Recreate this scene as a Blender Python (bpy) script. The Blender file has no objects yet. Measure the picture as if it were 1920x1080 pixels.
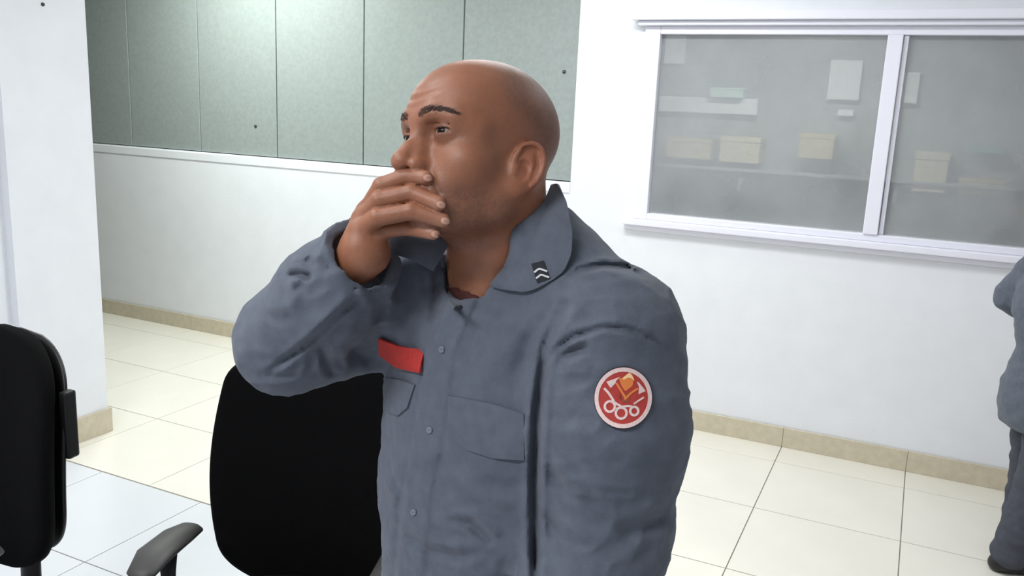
import bpy, bmesh, math, random
import numpy as np
from mathutils import Vector, Matrix
from mathutils.bvhtree import BVHTree
random.seed(4); rng = np.random.default_rng(4)
PI = math.pi
SC = bpy.context.scene
COL = SC.collection

# ------------------------------------------------------------------ camera
CAM_H = 1.76                      # eye of the camera above the floor
FPX = 1600.0                      # focal length in pixels of a 1920 px frame
YAW, PITCH, ROLL = -0.439, 0.2072, 0.04435
_f = np.array([math.sin(YAW)*math.cos(PITCH), math.cos(YAW)*math.cos(PITCH), -math.sin(PITCH)])
_r = np.array([math.cos(YAW), -math.sin(YAW), 0.0]); _u = np.cross(_r, _f)
RIGHT = math.cos(ROLL)*_r + math.sin(ROLL)*_u
UP = -math.sin(ROLL)*_r + math.cos(ROLL)*_u
FWD = _f
cd = bpy.data.cameras.new('camera'); cam = bpy.data.objects.new('camera', cd); COL.objects.link(cam)
cd.sensor_width = 36.0; cd.lens = FPX/1920*36; cd.clip_start = 0.02; cd.clip_end = 60
m = Matrix.Identity(4)
for i in range(3):
    m[i][0], m[i][1], m[i][2] = RIGHT[i], UP[i], -FWD[i]
m[2][3] = CAM_H
cam.matrix_world = m; SC.camera = cam

# ------------------------------------------------------------------ world, exposure
w = bpy.data.worlds.new('world'); SC.world = w; w.use_nodes = True
w.node_tree.nodes['Background'].inputs[0].default_value = (0.9, 0.95, 1.0, 1)
w.node_tree.nodes['Background'].inputs[1].default_value = 0.15
vs = SC.view_settings
vs.view_transform = 'Standard'; vs.look = 'None'; vs.gamma = 1.0; vs.exposure = 0.0; vs.use_curve_mapping = False

# ------------------------------------------------------------------ ceiling lamps (outside the frame, in the ceiling)
CEIL = 3.0
LAMPS = [  # x, y, length x, length y, watts, colour
    (-4.1, 3.95, 1.0, 0.3, 50, (0.93, 1.0, 0.93)),
    (-1.5, 3.3, 1.2, 0.35, 40, (0.97, 1.0, 1.0)),
    (0.3, 3.0, 1.2, 0.35, 9, (0.93, 0.96, 1.0)),
    (-1.9, 0.7, 1.2, 0.35, 18, (0.98, 0.99, 1.0)),
    (-1.2, -0.7, 1.2, 0.35, 50, (0.97, 0.98, 1.0)),
]

# ------------------------------------------------------------------ helpers
def lin(r, g, b):
    f = lambda c: (c/255)/12.92 if c/255 <= 0.04045 else ((c/255+0.055)/1.055)**2.4
    return (f(r), f(g), f(b), 1.0)

def mat(name, col, rough=0.6, metal=0.0, noise=0.0, nscale=30.0, bump=0.0, bscale=200.0, spec=0.5, attr=None, sub=0.0, sheen=0.0):
    m = bpy.data.materials.new(name); m.use_nodes = True
    nt = m.node_tree; b = nt.nodes['Principled BSDF']
    b.inputs['Roughness'].default_value = rough; b.inputs['Metallic'].default_value = metal
    b.inputs['Specular IOR Level'].default_value = spec
    b.inputs['Base Color'].default_value = col
    tc = nt.nodes.new('ShaderNodeTexCoord')
    src = None
    if attr:
        a = nt.nodes.new('ShaderNodeVertexColor'); a.layer_name = attr; src = a.outputs['Color']
        nt.links.new(src, b.inputs['Base Color'])
    if noise > 0:
        n = nt.nodes.new('ShaderNodeTexNoise'); n.inputs['Scale'].default_value = nscale; n.inputs['Detail'].default_value = 5
        nt.links.new(tc.outputs['Object'], n.inputs['Vector'])
        mr = nt.nodes.new('ShaderNodeMapRange'); mr.inputs[1].default_value = 0.3; mr.inputs[2].default_value = 0.7
        mr.inputs[3].default_value = 1-noise; mr.inputs[4].default_value = 1+noise
        nt.links.new(n.outputs['Fac'], mr.inputs[0])
        mx = nt.nodes.new('ShaderNodeMix'); mx.data_type = 'RGBA'; mx.blend_type = 'MULTIPLY'; mx.inputs[0].default_value = 1
        if src: nt.links.new(src, mx.inputs[6])
        else: mx.inputs[6].default_value = col
        nt.links.new(mr.outputs[0], mx.inputs[7]); nt.links.new(mx.outputs[2], b.inputs['Base Color'])
    if bump > 0:
        n2 = nt.nodes.new('ShaderNodeTexNoise'); n2.inputs['Scale'].default_value = bscale; n2.inputs['Detail'].default_value = 3
        nt.links.new(tc.outputs['Object'], n2.inputs['Vector'])
        bp = nt.nodes.new('ShaderNodeBump'); bp.inputs['Strength'].default_value = bump; bp.inputs['Distance'].default_value = 0.002
        nt.links.new(n2.outputs['Fac'], bp.inputs['Height']); nt.links.new(bp.outputs[0], b.inputs['Normal'])
    if sub > 0:
        b.inputs['Subsurface Weight'].default_value = sub
        b.inputs['Subsurface Radius'].default_value = (0.012, 0.005, 0.003); b.inputs['Subsurface Scale'].default_value = 0.6
    if sheen > 0:
        b.inputs['Sheen Weight'].default_value = sheen; b.inputs['Sheen Roughness'].default_value = 0.5
    return m

def emat(name, col, s):
    m = bpy.data.materials.new(name); m.use_nodes = True
    b = m.node_tree.nodes['Principled BSDF']
    b.inputs['Base Color'].default_value = col
    b.inputs['Emission Color'].default_value = col; b.inputs['Emission Strength'].default_value = s
    return m

def link(name, me, mats=None, parent=None, loc=None):
    o = bpy.data.objects.new(name, me); COL.objects.link(o)
    if mats is not None:
        for q in (mats if isinstance(mats, (list, tuple)) else [mats]): me.materials.append(q)
    if parent is not None: o.parent = parent
    if loc is not None: o.location = loc
    return o

def empty(name, loc, rz=0.0):
    o = bpy.data.objects.new(name, None); COL.objects.link(o); o.location = loc; o.rotation_euler = (0, 0, rz); o.empty_display_size = 0.1
    return o

def tag(o, label, cat, group=None):
    o['label'] = label; o['category'] = cat
    if group: o['group'] = group
    return o

def struct(o): o['kind'] = 'structure'; return o

def mesh(name, V, F, smooth=False):
    me = bpy.data.meshes.new(name); me.from_pydata([tuple(map(float, v)) for v in V], [], [tuple(int(i) for i in f) for f in F]); me.update()
    if smooth: me.polygons.foreach_set('use_smooth', [True]*len(me.polygons))
    return me

def bx(lo, hi, bev=0.0, seg=2, name='box'):
    bm = bmesh.new(); bmesh.ops.create_cube(bm, size=1.0)
    for v in bm.verts:
        for i in range(3): v.co[i] = lo[i] if v.co[i] < 0 else hi[i]
    if bev > 0: bmesh.ops.bevel(bm, geom=bm.edges[:], offset=bev, segments=seg, profile=0.5, affect='EDGES')
    me = bpy.data.meshes.new(name); bm.to_mesh(me); bm.free()
    return me

def boxes(lst, name='boxes', bev=0.0):
    bm = bmesh.new()
    for lo, hi in lst:
        t = bmesh.new(); bmesh.ops.create_cube(t, size=1.0)
        for v in t.verts:
            for i in range(3): v.co[i] = lo[i] if v.co[i] < 0 else hi[i]
        if bev: bmesh.ops.bevel(t, geom=t.edges[:], offset=bev, segments=2, profile=0.5, affect='EDGES')
        tm = bpy.data.meshes.new('t'); t.to_mesh(tm); t.free(); bm.from_mesh(tm); bpy.data.meshes.remove(tm)
    me = bpy.data.meshes.new(name); bm.to_mesh(me); bm.free(); return me

def tube(pts, radii, n=14, name='tube', flat=1.0, cap=True):
    """A round tube along pts with a radius at each; flat squeezes it vertically."""
    P = [Vector(p) for p in pts]; V = []; F = []
    for i, p in enumerate(P):
        t = (P[min(i+1, len(P)-1)]-P[max(i-1, 0)]).normalized()
        a = Vector((0, 0, 1)).cross(t)
        if a.length < 1e-3: a = Vector((1, 0, 0))
        a.normalize(); b = t.cross(a)
        for k in range(n):
            th = 2*PI*k/n; V.append(p + a*(math.cos(th)*radii[i]) + b*(math.sin(th)*radii[i]*flat))
    for i in range(len(P)-1):
        for k in range(n):
            F.append((i*n+k, i*n+(k+1) % n, (i+1)*n+(k+1) % n, (i+1)*n+k))
    if cap: F.append(tuple(range(n-1, -1, -1))); F.append(tuple((len(P)-1)*n+k for k in range(n)))
    return mesh(name, V, F, True)

# ------------------------------------------------------------------ implicit surfaces -> mesh
def nrm(a): return np.sqrt((a*a).sum(-1))
def seg(p, a, b, ra, rb=None):
    a = np.asarray(a, float); b = np.asarray(b, float); rb = ra if rb is None else rb
    ab = b-a; t = np.clip(((p-a)@ab)/(ab@ab+1e-9), 0, 1)
    return nrm(p-a-t[:, None]*ab)-(ra+(rb-ra)*t)
def chain(p, pts, rs, k=0.0):
    d = None
    for i in range(len(pts)-1):
        e = seg(p, pts[i], pts[i+1], rs[i], rs[i+1]); d = e if d is None else (np.minimum(d, e) if k == 0 else smin(d, e, k))
    return d
def ell(p, c, r, R=None):
    q = p-np.asarray(c, float)
    if R is not None: q = q@R
    r = np.asarray(r, float); k0 = nrm(q/r); k1 = nrm(q/(r*r))+1e-9
    return k0*(k0-1)/k1
def smin(a, b, k):
    h = np.maximum(k-np.abs(a-b), 0)/k; return np.minimum(a, b)-h*h*k*0.25
def smax(a, b, k): return -smin(-a, -b, k)
def hash3(i, j, k, s):
    n = (i*374761393+j*668265263+k*2147483647+s*974711) & 0x7fffffff
    n = ((n ^ (n >> 13))*1274126177) & 0x7fffffff
    return ((n ^ (n >> 16)) & 0xffff)/65535.0*2-1
def vnoise(p, s=0):
    f = np.floor(p).astype(np.int64); t = p-f; t = t*t*(3-2*t); o = 0
    for dx in (0, 1):
        for dy in (0, 1):
            for dz in (0, 1):
                wt = (t[:, 0] if dx else 1-t[:, 0])*(t[:, 1] if dy else 1-t[:, 1])*(t[:, 2] if dz else 1-t[:, 2])
                o = o+wt*hash3(f[:, 0]+dx, f[:, 1]+dy, f[:, 2]+dz, s)
    return o

def polygonise(fn, lo, hi, h, margin=1.6):
    lo = np.asarray(lo, float); B = 4
    nb = np.maximum(np.ceil((np.asarray(hi, float)-lo)/(h*B)).astype(int), 2)
    g = np.stack(np.meshgrid(*[np.arange(n) for n in nb], indexing='ij'), -1).reshape(-1, 3)
    def ev(P):
        out = np.empty(len(P), np.float32)
        for i in range(0, len(P), 150000): out[i:i+150000] = fn(P[i:i+150000])
        return out
    c = ev(lo+(g*B+(B-1)/2)*h)
    act = g[np.abs(c) < h*B*margin]
    S = np.repeat(np.repeat(np.repeat(c.reshape(nb), B, 0), B, 1), B, 2)
    off = np.stack(np.meshgrid(*[np.arange(B)]*3, indexing='ij'), -1).reshape(-1, 3)
    idx = (act[:, None]*B+off[None]).reshape(-1, 3)
    S[idx[:, 0], idx[:, 1], idx[:, 2]] = ev(lo+idx*h)
    neg = S < 0
    a = neg[:-1, :-1, :-1].astype(np.int8)
    for dx in (0, 1):
        for dy in (0, 1):
            for dz in (0, 1):
                if dx+dy+dz: a = a+neg[dx:neg.shape[0]-1+dx, dy:neg.shape[1]-1+dy, dz:neg.shape[2]-1+dz]
    cells = np.argwhere((a > 0) & (a < 8))
    cid = np.full(a.shape, -1, np.int32); cid[cells[:, 0], cells[:, 1], cells[:, 2]] = np.arange(len(cells))
    corners = off2 = np.array([(x, y, z) for x in (0, 1) for y in (0, 1) for z in (0, 1)])
    cv = np.stack([S[cells[:, 0]+o[0], cells[:, 1]+o[1], cells[:, 2]+o[2]] for o in corners], 1).astype(float)
    acc = np.zeros((len(cells), 3)); cnt = np.zeros(len(cells))
    for i in range(8):
        for j in range(i+1, 8):
            if np.abs(corners[i]-corners[j]).sum() == 1:
                s = (cv[:, i] < 0) != (cv[:, j] < 0)
                t = np.where(s, cv[:, i]/np.where(s, cv[:, i]-cv[:, j], 1), 0)
                acc += np.where(s[:, None], corners[i]+t[:, None]*(corners[j]-corners[i]), 0); cnt += s
    V = lo+(cells+acc/cnt[:, None])*h
    Fs = []
    for ax in range(3):
        b, c2 = (ax+1) % 3, (ax+2) % 3
        sl0 = [slice(None)]*3; sl1 = [slice(None)]*3; sl0[ax] = slice(0, -1); sl1[ax] = slice(1, None)
        e = np.argwhere(neg[tuple(sl0)] != neg[tuple(sl1)])
        ok = (e[:, b] > 0) & (e[:, c2] > 0) & (e[:, b] < S.shape[b]-1) & (e[:, c2] < S.shape[c2]-1); e = e[ok]
        if not len(e): continue
        q = []
        for (db, dc) in ((-1, -1), (0, -1), (0, 0), (-1, 0)):
            k = e.copy(); k[:, b] += db; k[:, c2] += dc; q.append(cid[k[:, 0], k[:, 1], k[:, 2]])
        q = np.stack(q, 1)
        fl = neg[e[:, 0], e[:, 1], e[:, 2]]
        q[~fl] = q[~fl][:, ::-1]
        Fs.append(q)
    F = np.concatenate(Fs); F = F[(F >= 0).all(1)]
    return V, F

def npmesh(name, V, F, smooth=True, colors=None):
    me = bpy.data.meshes.new(name)
    me.vertices.add(len(V)); me.vertices.foreach_set('co', np.asarray(V, np.float32).ravel())
    me.loops.add(F.size); me.loops.foreach_set('vertex_index', F.astype(np.int32).ravel())
    n = F.shape[1]
    me.polygons.add(len(F)); me.polygons.foreach_set('loop_start', np.arange(len(F), dtype=np.int32)*n)
    me.polygons.foreach_set('loop_total', np.full(len(F), n, np.int32))
    me.polygons.foreach_set('use_smooth', np.full(len(F), smooth))
    me.update(calc_edges=True); me.validate()
    if colors is not None:
        ca = me.color_attributes.new('pigment', 'FLOAT_COLOR', 'POINT')
        ca.data.foreach_set('color', np.c_[colors, np.ones(len(colors))].astype(np.float32).ravel())
    return me

# ================================================================== THE ROOM
WALL_Y = 4.68
M_wall = mat('white_wall_paint', lin(233, 235, 240), 0.75, noise=0.02, nscale=6, bump=0.25, bscale=120)
M_ceil = mat('ceiling_paint', lin(236, 236, 234), 0.8)
M_trim = mat('white_frame_paint', lin(236, 236, 246), 0.35)
M_grout = mat('grout', lin(144, 137, 121), 0.9)
M_tile = mat('cream_porcelain_tile', lin(232, 228, 217), 0.28, noise=0.03, nscale=3, spec=0.5)
M_tile2 = mat('white_porcelain_tile', lin(216, 218, 222), 0.28, noise=0.02, nscale=3)
M_base = mat('beige_stone_baseboard', lin(203, 193, 171), 0.4, noise=0.08, nscale=25)
M_panel = mat('grey_concrete_panel', lin(150, 158, 156), 0.5, noise=0.06, nscale=40, bump=0.3, bscale=300)
M_dark = mat('dark_joint', lin(60, 66, 66), 0.9)

XL, XR, YF = -9.0, 3.2, -2.6
floor = struct(link('floor', bx((XL, YF, -0.06), (XR, WALL_Y+0.2, -0.004)), M_grout))
# tiles: the cream floor beyond the dark threshold line, the white one before it
TX, TY, Y0 = 0.625, 0.6155, 2.59
tile_me = bx((0.0022, 0.0028, -0.005), (TX-0.0022, TY-0.0028, 0.0), 0.0008, 1, 'tile'); tile_me.materials.append(M_tile)
def tile_at(me, x, y): o = link('floor_tile', me, None, floor, (x, y, 0)); return o
for j in range(3):
    for i in range(-10, 5): tile_at(tile_me, 0.118+i*TX, Y0+j*TY)
cut = bx((0.0022, 0.0028, -0.005), (TX-0.0022, WALL_Y-(Y0+3*TY), 0.0), 0.0008, 1, 'cut_tile'); cut.materials.append(M_tile)
for i in range(-10, 5): tile_at(cut, 0.118+i*TX, Y0+3*TY)
tile2_me = bx((0.0022, 0.0025, -0.005), (0.6178, 0.5825, 0.0), 0.0008, 1, 'tile2'); tile2_me.materials.append(M_tile2)
for j in range(8):
    for i in range(-6, 9): tile_at(tile2_me, -2.685+i*0.62, Y0-0.004-(j+1)*0.585)

# back wall with the panel recess and the window opening
PX0, PX1, PZ = -6.2, -1.85, 1.35          # panel field
WX0, WX1, WZ0, WZ1 = -1.40, 0.95, 1.20, 2.20   # window opening
T = 0.16
wall_back = struct(link('wall_back', boxes([
    ((XL, WALL_Y, 0), (PX0, WALL_Y+T, CEIL)),
    ((PX0, WALL_Y, 0), (PX1, WALL_Y+T, PZ)),
    ((PX1, WALL_Y, 0), (WX0, WALL_Y+T, CEIL)),
    ((WX0, WALL_Y, 0), (WX1, WALL_Y+T, WZ0)),
    ((WX0, WALL_Y, WZ1), (WX1, WALL_Y+T, CEIL)),
    ((WX1, WALL_Y, 0), (XR, WALL_Y+T, CEIL)),
    ((PX0, WALL_Y+0.11, PZ), (PX1, WALL_Y+T, CEIL))], 'wall_back'), M_wall))
struct(link('ceiling', bx((XL, YF, CEIL), (XR, WALL_Y+T, CEIL+0.1)), M_ceil))
struct(link('wall_right', bx((XR, YF, 0), (XR+0.1, WALL_Y+T, CEIL)), M_wall))
struct(link('wall_front', bx((XL, YF-0.1, 0), (XR, YF, CEIL)), M_wall))
struct(link('wall_far_left', bx((XL-0.1, YF, 0), (XL, WALL_Y+T, CEIL)), M_wall))
# the pier at the left: its end stands at the threshold, its face runs toward the camera
wall_left = struct(link('wall_left', boxes([((-4.35, 2.50, 0), (-3.70, 2.95, CEIL)), ((-4.35, YF, 0), (-3.75, 2.50, CEIL))], 'wall_left'), M_wall))
# grey panels in the recess
seams = [-6.2, -5.47, -4.77, -4.06, -3.34, -2.61, -1.85]
recess = struct(link('trim_1', boxes([((PX0, WALL_Y-0.006, PZ-0.062), (PX1+0.0, WALL_Y+0.03, PZ-0.004))], 'panel_ledge', 0.004), M_wall))
panelset = struct(link('trim_2', bx((PX0, WALL_Y+0.05, PZ), (PX1, WALL_Y+0.075, CEIL)), M_dark))
for a, b in zip(seams[:-1], seams[1:]):
    link('grey_panel', bx((a+0.004, WALL_Y+0.03, PZ+0.006), (b-0.004, WALL_Y+0.05, CEIL-0.002), 0.002, 1), M_panel, panelset)
M_screw = mat('dark_screw', lin(70, 70, 72), 0.4, 0.5)
def disc(c, n, r, t, name, m, parent):
    n = Vector(n).normalized(); return link(name, tube([Vector(c), Vector(c)+n*t], [r, r*0.8], 12, name), m, parent)
for x, z in ((-4.25, 1.56), (-1.94, 1.98)):
    disc((x, WALL_Y+0.031, z), (0, -1, 0), 0.012, 0.006, 'screw', M_screw, panelset)
disc((-3.70, 2.729, 2.13), (1, 0, 0), 0.009, 0.006, 'wall_plug', M_screw, wall_left)

# baseboards, one stone strip per floor tile
bb = struct(link('baseboard_back', bx((XL, WALL_Y-0.004, 0.0), (XR, WALL_Y, 0.108)), M_grout))
bpm = bx((0.0006, 0, 0), (TX-0.0006, 0.012, 0.112), 0.0015, 1, 'baseboard_piece'); bpm.materials.append(M_base)
for i in range(-11, 5): link('baseboard_piece', bpm, None, bb, (0.118+i*TX, WALL_Y-0.016, 0))
bl = struct(link('baseboard_left', bx((-3.704, 2.5, 0), (-3.70, 2.95, 0.12)), M_grout))
link('baseboard_piece', bx((-3.75, 1.9, 0.0), (-3.736, 2.496, 0.13), 0.0015, 1), M_base, bl)
link('baseboard_piece', bx((-3.70, 2.50, 0.0), (-3.686, 2.964, 0.13), 0.0015, 1), M_base, bl)
link('baseboard_piece', bx((-4.35, 2.95, 0.0), (-3.702, 2.964, 0.13), 0.0015, 1), M_base, bl)

# window: casing, head moulding, frame, mullion, two panes, sill
win = struct(link('window_1', boxes([
    ((WX0-0.055, WALL_Y-0.02, WZ0-0.02), (WX0+0.03, WALL_Y+0.07, WZ1+0.03)),
    ((WX1-0.03, WALL_Y-0.02, WZ0-0.02), (WX1+0.055, WALL_Y+0.07, WZ1+0.03)),
    ((WX0+0.03, WALL_Y-0.02, WZ1-0.012), (WX1-0.03, WALL_Y+0.07, WZ1+0.03)),
    ((WX0+0.03, WALL_Y-0.02, WZ0-0.02), (WX1-0.03, WALL_Y+0.07, WZ0+0.015))], 'window_frame', 0.004), M_trim))
link('head_moulding', boxes([((WX0-0.12, WALL_Y-0.09, WZ1+0.055), (WX1+0.12, WALL_Y, WZ1+0.10)), ((WX0-0.09, WALL_Y-0.06, WZ1+0.03), (WX1+0.09, WALL_Y, WZ1+0.055))], 'head', 0.006), M_trim, win)
link('window_sill', boxes([((WX0-0.10, WALL_Y-0.055, WZ0-0.055), (WX1+0.10, WALL_Y, WZ0-0.02)), ((WX0-0.10, WALL_Y-0.025, WZ0-0.085), (WX1+0.10, WALL_Y, WZ0-0.055))], 'sill', 0.005), M_trim, win)
MX = -0.19
link('mullion', bx((MX-0.045, WALL_Y-0.03, WZ0+0.015), (MX+0.025, WALL_Y+0.05, WZ1-0.012), 0.004), M_trim, win)
link('mullion', bx((MX+0.029, WALL_Y-0.005, WZ0+0.015), (MX+0.05, WALL_Y+0.05, WZ1-0.012), 0.003), M_trim, win)
def glassmat():
    m = bpy.data.materials.new('dusty_glass'); m.use_nodes = True; nt = m.node_tree; nt.nodes.clear()
    out = nt.nodes.new('ShaderNodeOutputMaterial'); tr = nt.nodes.new('ShaderNodeBsdfTransparent'); tr.inputs[0].default_value = (0.80, 0.82, 0.82, 1)
    df = nt.nodes.new('ShaderNodeBsdfDiffuse'); df.inputs[0].default_value = (0.56, 0.58, 0.60, 1)
    gl = nt.nodes.new('ShaderNodeBsdfGlossy'); gl.inputs['Roughness'].default_value = 0.12; gl.inputs[0].default_value = (0.9, 0.9, 0.9, 1)
    n = nt.nodes.new('ShaderNodeTexNoise'); n.inputs['Scale'].default_value = 3.0; n.inputs['Detail'].default_value = 6
    tc = nt.nodes.new('ShaderNodeTexCoord'); nt.links.new(tc.outputs['Object'], n.inputs['Vector'])
    mr = nt.nodes.new('ShaderNodeMapRange'); mr.inputs[1].default_value = 0.3; mr.inputs[2].default_value = 0.7; mr.inputs[3].default_value = 0.32; mr.inputs[4].default_value = 0.42
    nt.links.new(n.outputs['Fac'], mr.inputs[0])
    m1 = nt.nodes.new('ShaderNodeMixShader'); nt.links.new(mr.outputs[0], m1.inputs[0]); nt.links.new(tr.outputs[0], m1.inputs[1]); nt.links.new(df.outputs[0], m1.inputs[2])
    m2 = nt.nodes.new('ShaderNodeMixShader'); m2.inputs[0].default_value = 0.07; nt.links.new(m1.outputs[0], m2.inputs[1]); nt.links.new(gl.outputs[0], m2.inputs[2])
    nt.links.new(m2.outputs[0], out.inputs[0]); return m
M_glass = glassmat()
link('pane', bx((WX0+0.03, WALL_Y+0.02, WZ0+0.015), (MX-0.045, WALL_Y+0.026, WZ1-0.012)), M_glass, win)
link('pane', bx((MX+0.05, WALL_Y+0.02, WZ0+0.015), (WX1-0.03, WALL_Y+0.026, WZ1-0.012)), M_glass, win)

# the room behind the window
M_back = mat('grey_back_room', lin(150, 152, 150), 0.8, noise=0.06, nscale=3)
RB = 8.2
struct(link('wall_back_room', boxes([((-4.6, RB, 0), (2.6, RB+0.1, CEIL)), ((-4.7, WALL_Y+T, 0), (-4.6, RB, CEIL)), ((2.6, WALL_Y+T, 0), (2.7, RB, CEIL)),
    ((-4.6, WALL_Y+T, CEIL), (2.6, RB, CEIL+0.1)), ((-4.6, WALL_Y+T, -0.1), (2.6, RB, 0.0))], 'wall_back_room'), M_back))
def onray(px, py, y):                     # where the sight line through a pixel meets the plane at distance y
    d = FWD+RIGHT*((px-960)/FPX)-UP*((py-540)/FPX); t = y/d[1]; return np.array([0, 0, CAM_H])+d*t
M_white = mat('white_card', lin(236, 238, 240), 0.6)
M_teal = mat('teal_plastic', lin(90, 165, 155), 0.5)
M_mint = mat('mint_plastic', lin(196, 226, 214), 0.5)
M_cream = mat('cream_cardboard', lin(206, 196, 160), 0.7, noise=0.08, nscale=20)
M_ochre = mat('ochre_cardboard', lin(190, 172, 120), 0.7, noise=0.08, nscale=20)
def boxed(name, px0, py0, px1, py1, y, dep, m, label, cat, detail=None):
    a = onray(px0, py0, y); b = onray(px1, py1, y)
    cx, zb = (a[0]+b[0])/2, min(a[2], b[2]); wx, hz = abs(b[0]-a[0]), abs(a[2]-b[2])
    r = empty(name, (cx, y, zb)); tag(r, label, cat)
    link('body', bx((-wx/2, 0, 0), (wx/2, dep, hz), min(0.008, hz*0.1)), m, r)
    if detail == 'lid': link('lid', bx((-wx/2-0.006, -0.006, hz*0.82), (wx/2+0.006, dep+0.006, hz*1.02), 0.004), m, r)
    if detail == 'bar':
        link('end_cap', bx((-wx/2-0.012, -0.004, -0.004), (-wx/2, dep, hz+0.004), 0.003), M_trim, r); link('end_cap', bx((wx/2, -0.004, -0.004), (wx/2+0.012, dep, hz+0.004), 0.003), M_trim, r)
    if detail == 'fold': link('turned_edge', bx((-wx/2, -0.015, -0.01), (wx/2, 0.0, 0.02), 0.004), m, r)
    return r
shelf_y = 7.7
boxed('light_bar', 1190, 178, 1416, 216, RB-0.08, 0.075, M_white, 'long white wall bar seen through the left window pane', 'light bar', 'bar')
boxed('storage_box', 1332, 164, 1392, 184, RB-0.16, 0.15, M_mint, 'small pale mint box above the white bar behind the left pane', 'box', 'lid')
boxed('hanging_paper', 1558, 112, 1610, 186, RB-0.05, 0.045, M_white, 'white upright sheet on the far wall at the right of the left pane', 'paper', 'fold')
boxed('hanging_paper', 1250, 44, 1282, 118, RB-0.05, 0.045, M_white, 'narrow white sheet in the top corner of the left pane', 'paper', 'fold')
boxed('hanging_paper', 1572, 205, 1600, 216, RB-0.05, 0.045, M_white, 'tiny white slip under the upright sheet behind the left pane', 'paper', 'fold')
boxed('storage_box', 1351, 256, 1421, 308, RB-0.30, 0.28, M_cream, 'cream cardboard box behind the left pane, below the white bar', 'box', 'lid')
boxed('storage_box', 1250, 258, 1330, 300, RB-0.30, 0.28, M_ochre, 'ochre cardboard box at the left edge behind the left pane', 'box', 'lid')
boxed('storage_box', 1500, 250, 1560, 300, RB-0.30, 0.28, M_ochre, 'ochre cardboard box near the middle of the left pane', 'box', 'lid')
boxed('storage_box', 1719, 285, 1771, 363, RB-0.30, 0.28, M_cream, 'tall cream carton behind the right pane, beside the mullion', 'box', 'lid')
boxed('storage_box', 1823, 275, 1880, 289, RB-0.16, 0.15, M_teal, 'flat teal box behind the right pane', 'box', 'lid')
boxed('storage_box', 1800, 335, 1880, 368, RB-0.30, 0.28, M_ochre, 'ochre cardboard box behind the right pane, below the teal box', 'box', 'lid')
boxed('hanging_paper', 1702, 135, 1719, 192, RB-0.05, 0.045, M_white, 'thin pale strip hanging beside the mullion behind the right pane', 'paper', 'fold')
for z, x0, x1 in ((onray(1351, 308, RB-0.3)[2]-0.02, -3.2, 1.6),):
    s = empty('wall_shelf', ((x0+x1)/2, RB-0.33, z-0.01)); tag(s, 'long grey shelf on the far wall carrying the cardboard boxes', 'shelf')
    link('board', bx((x0-(x0+x1)/2, 0, -0.025), (x1-(x0+x1)/2, 0.33, 0.0), 0.003), M_back, s)
    for k in range(4):
        xx = x0-(x0+x1)/2+0.4+k*1.3; link('bracket', bx((xx, 0.05, -0.20), (xx+0.03, 0.33, -0.025), 0.004), M_back, s)

# lamps
M_diff = emat('lamp_diffuser', (1, 1, 1, 1), 3.0)
def ceiling_lamp(x, y, lx, ly, watt, col, label, z=CEIL, tilt=None):
    r = empty('ceiling_light', (x, y, z)); tag(r, label, 'ceiling light', 'ceiling lights')
    link('housing', boxes([((-lx/2-0.02, -ly/2-0.02, -0.05), (lx/2+0.02, -ly/2, 0)), ((-lx/2-0.02, ly/2, -0.05), (lx/2+0.02, ly/2+0.02, 0)),
                           ((-lx/2-0.02, -ly/2, -0.05), (-lx/2, ly/2, 0)), ((lx/2, -ly/2, -0.05), (lx/2+0.02, ly/2, 0))], 'housing'), M_trim, r)
    link('diffuser', bx((-lx/2, -ly/2, -0.035), (lx/2, ly/2, -0.02)), M_diff, r)
    ld = bpy.data.lights.new('lamp_light', 'AREA'); ld.shape = 'RECTANGLE'; ld.size = lx; ld.size_y = ly; ld.energy = watt; ld.color = col
    lo = bpy.data.objects.new('lamp_light', ld); COL.objects.link(lo); lo.parent = r; lo.location = (0, 0, -0.055)
LN = ['above the grey panels', 'over the cream floor by the wall', 'over the floor before the window', 'over the black chairs', 'above the camera']
for L, n in zip(LAMPS, LN): ceiling_lamp(*L, 'white recessed ceiling light '+n)
ceiling_lamp(-1.0, 6.6, 1.2, 0.3, 70, (1.0, 0.98, 0.9), 'white recessed ceiling light in the room behind the window')

# ================================================================== OFFICE CHAIRS
M_fab = mat('black_chair_fabric', lin(9, 9, 10), 0.95, noise=0.2, nscale=300, bump=0.3, bscale=500, spec=0.1)
M_pl = mat('black_chair_plastic', lin(20, 20, 21), 0.45, spec=0.35)
M_arm = mat('charcoal_armrest_rubber', lin(62, 61, 60), 0.5, spec=0.4)
M_steel = mat('dark_steel', lin(60, 60, 62), 0.35, 0.8)
def cushion(W, Hh, Tk, wfun, curve, n=64, k=14):
    """Padded back: outline half-width wfun(t), bulging front and back, bent by curve(x,t)."""
    V = []; F = []
    rows = []
    for i in range(n+1):
        t = i/n; row = []
        hw = wfun(t)
        for j in range(2*k):
            a = 2*PI*j/(2*k); c, s = math.cos(a), math.sin(a)
            x = hw*abs(c)**0.45*(1 if c >= 0 else -1); ed = min(1.0, math.sin(PI*min(max(t, 0.0), 1.0))**0.25 if 0 < t < 1 else 0)
            yy = Tk/2*abs(s)**0.7*(1 if s >= 0 else -1)*(0.25+0.75*ed)
            row.append(len(V)); V.append((x, yy+curve(x, t), t*Hh))
        rows.append(row)
    for i in range(n):
        for j in range(2*k): F.append((rows[i][j], rows[i][(j+1) % (2*k)], rows[i+1][(j+1) % (2*k)], rows[i+1][j]))
    F.append(tuple(rows[0][::-1])); F.append(tuple(rows[-1]))
    return mesh('cushion', V, F, True)
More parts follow.
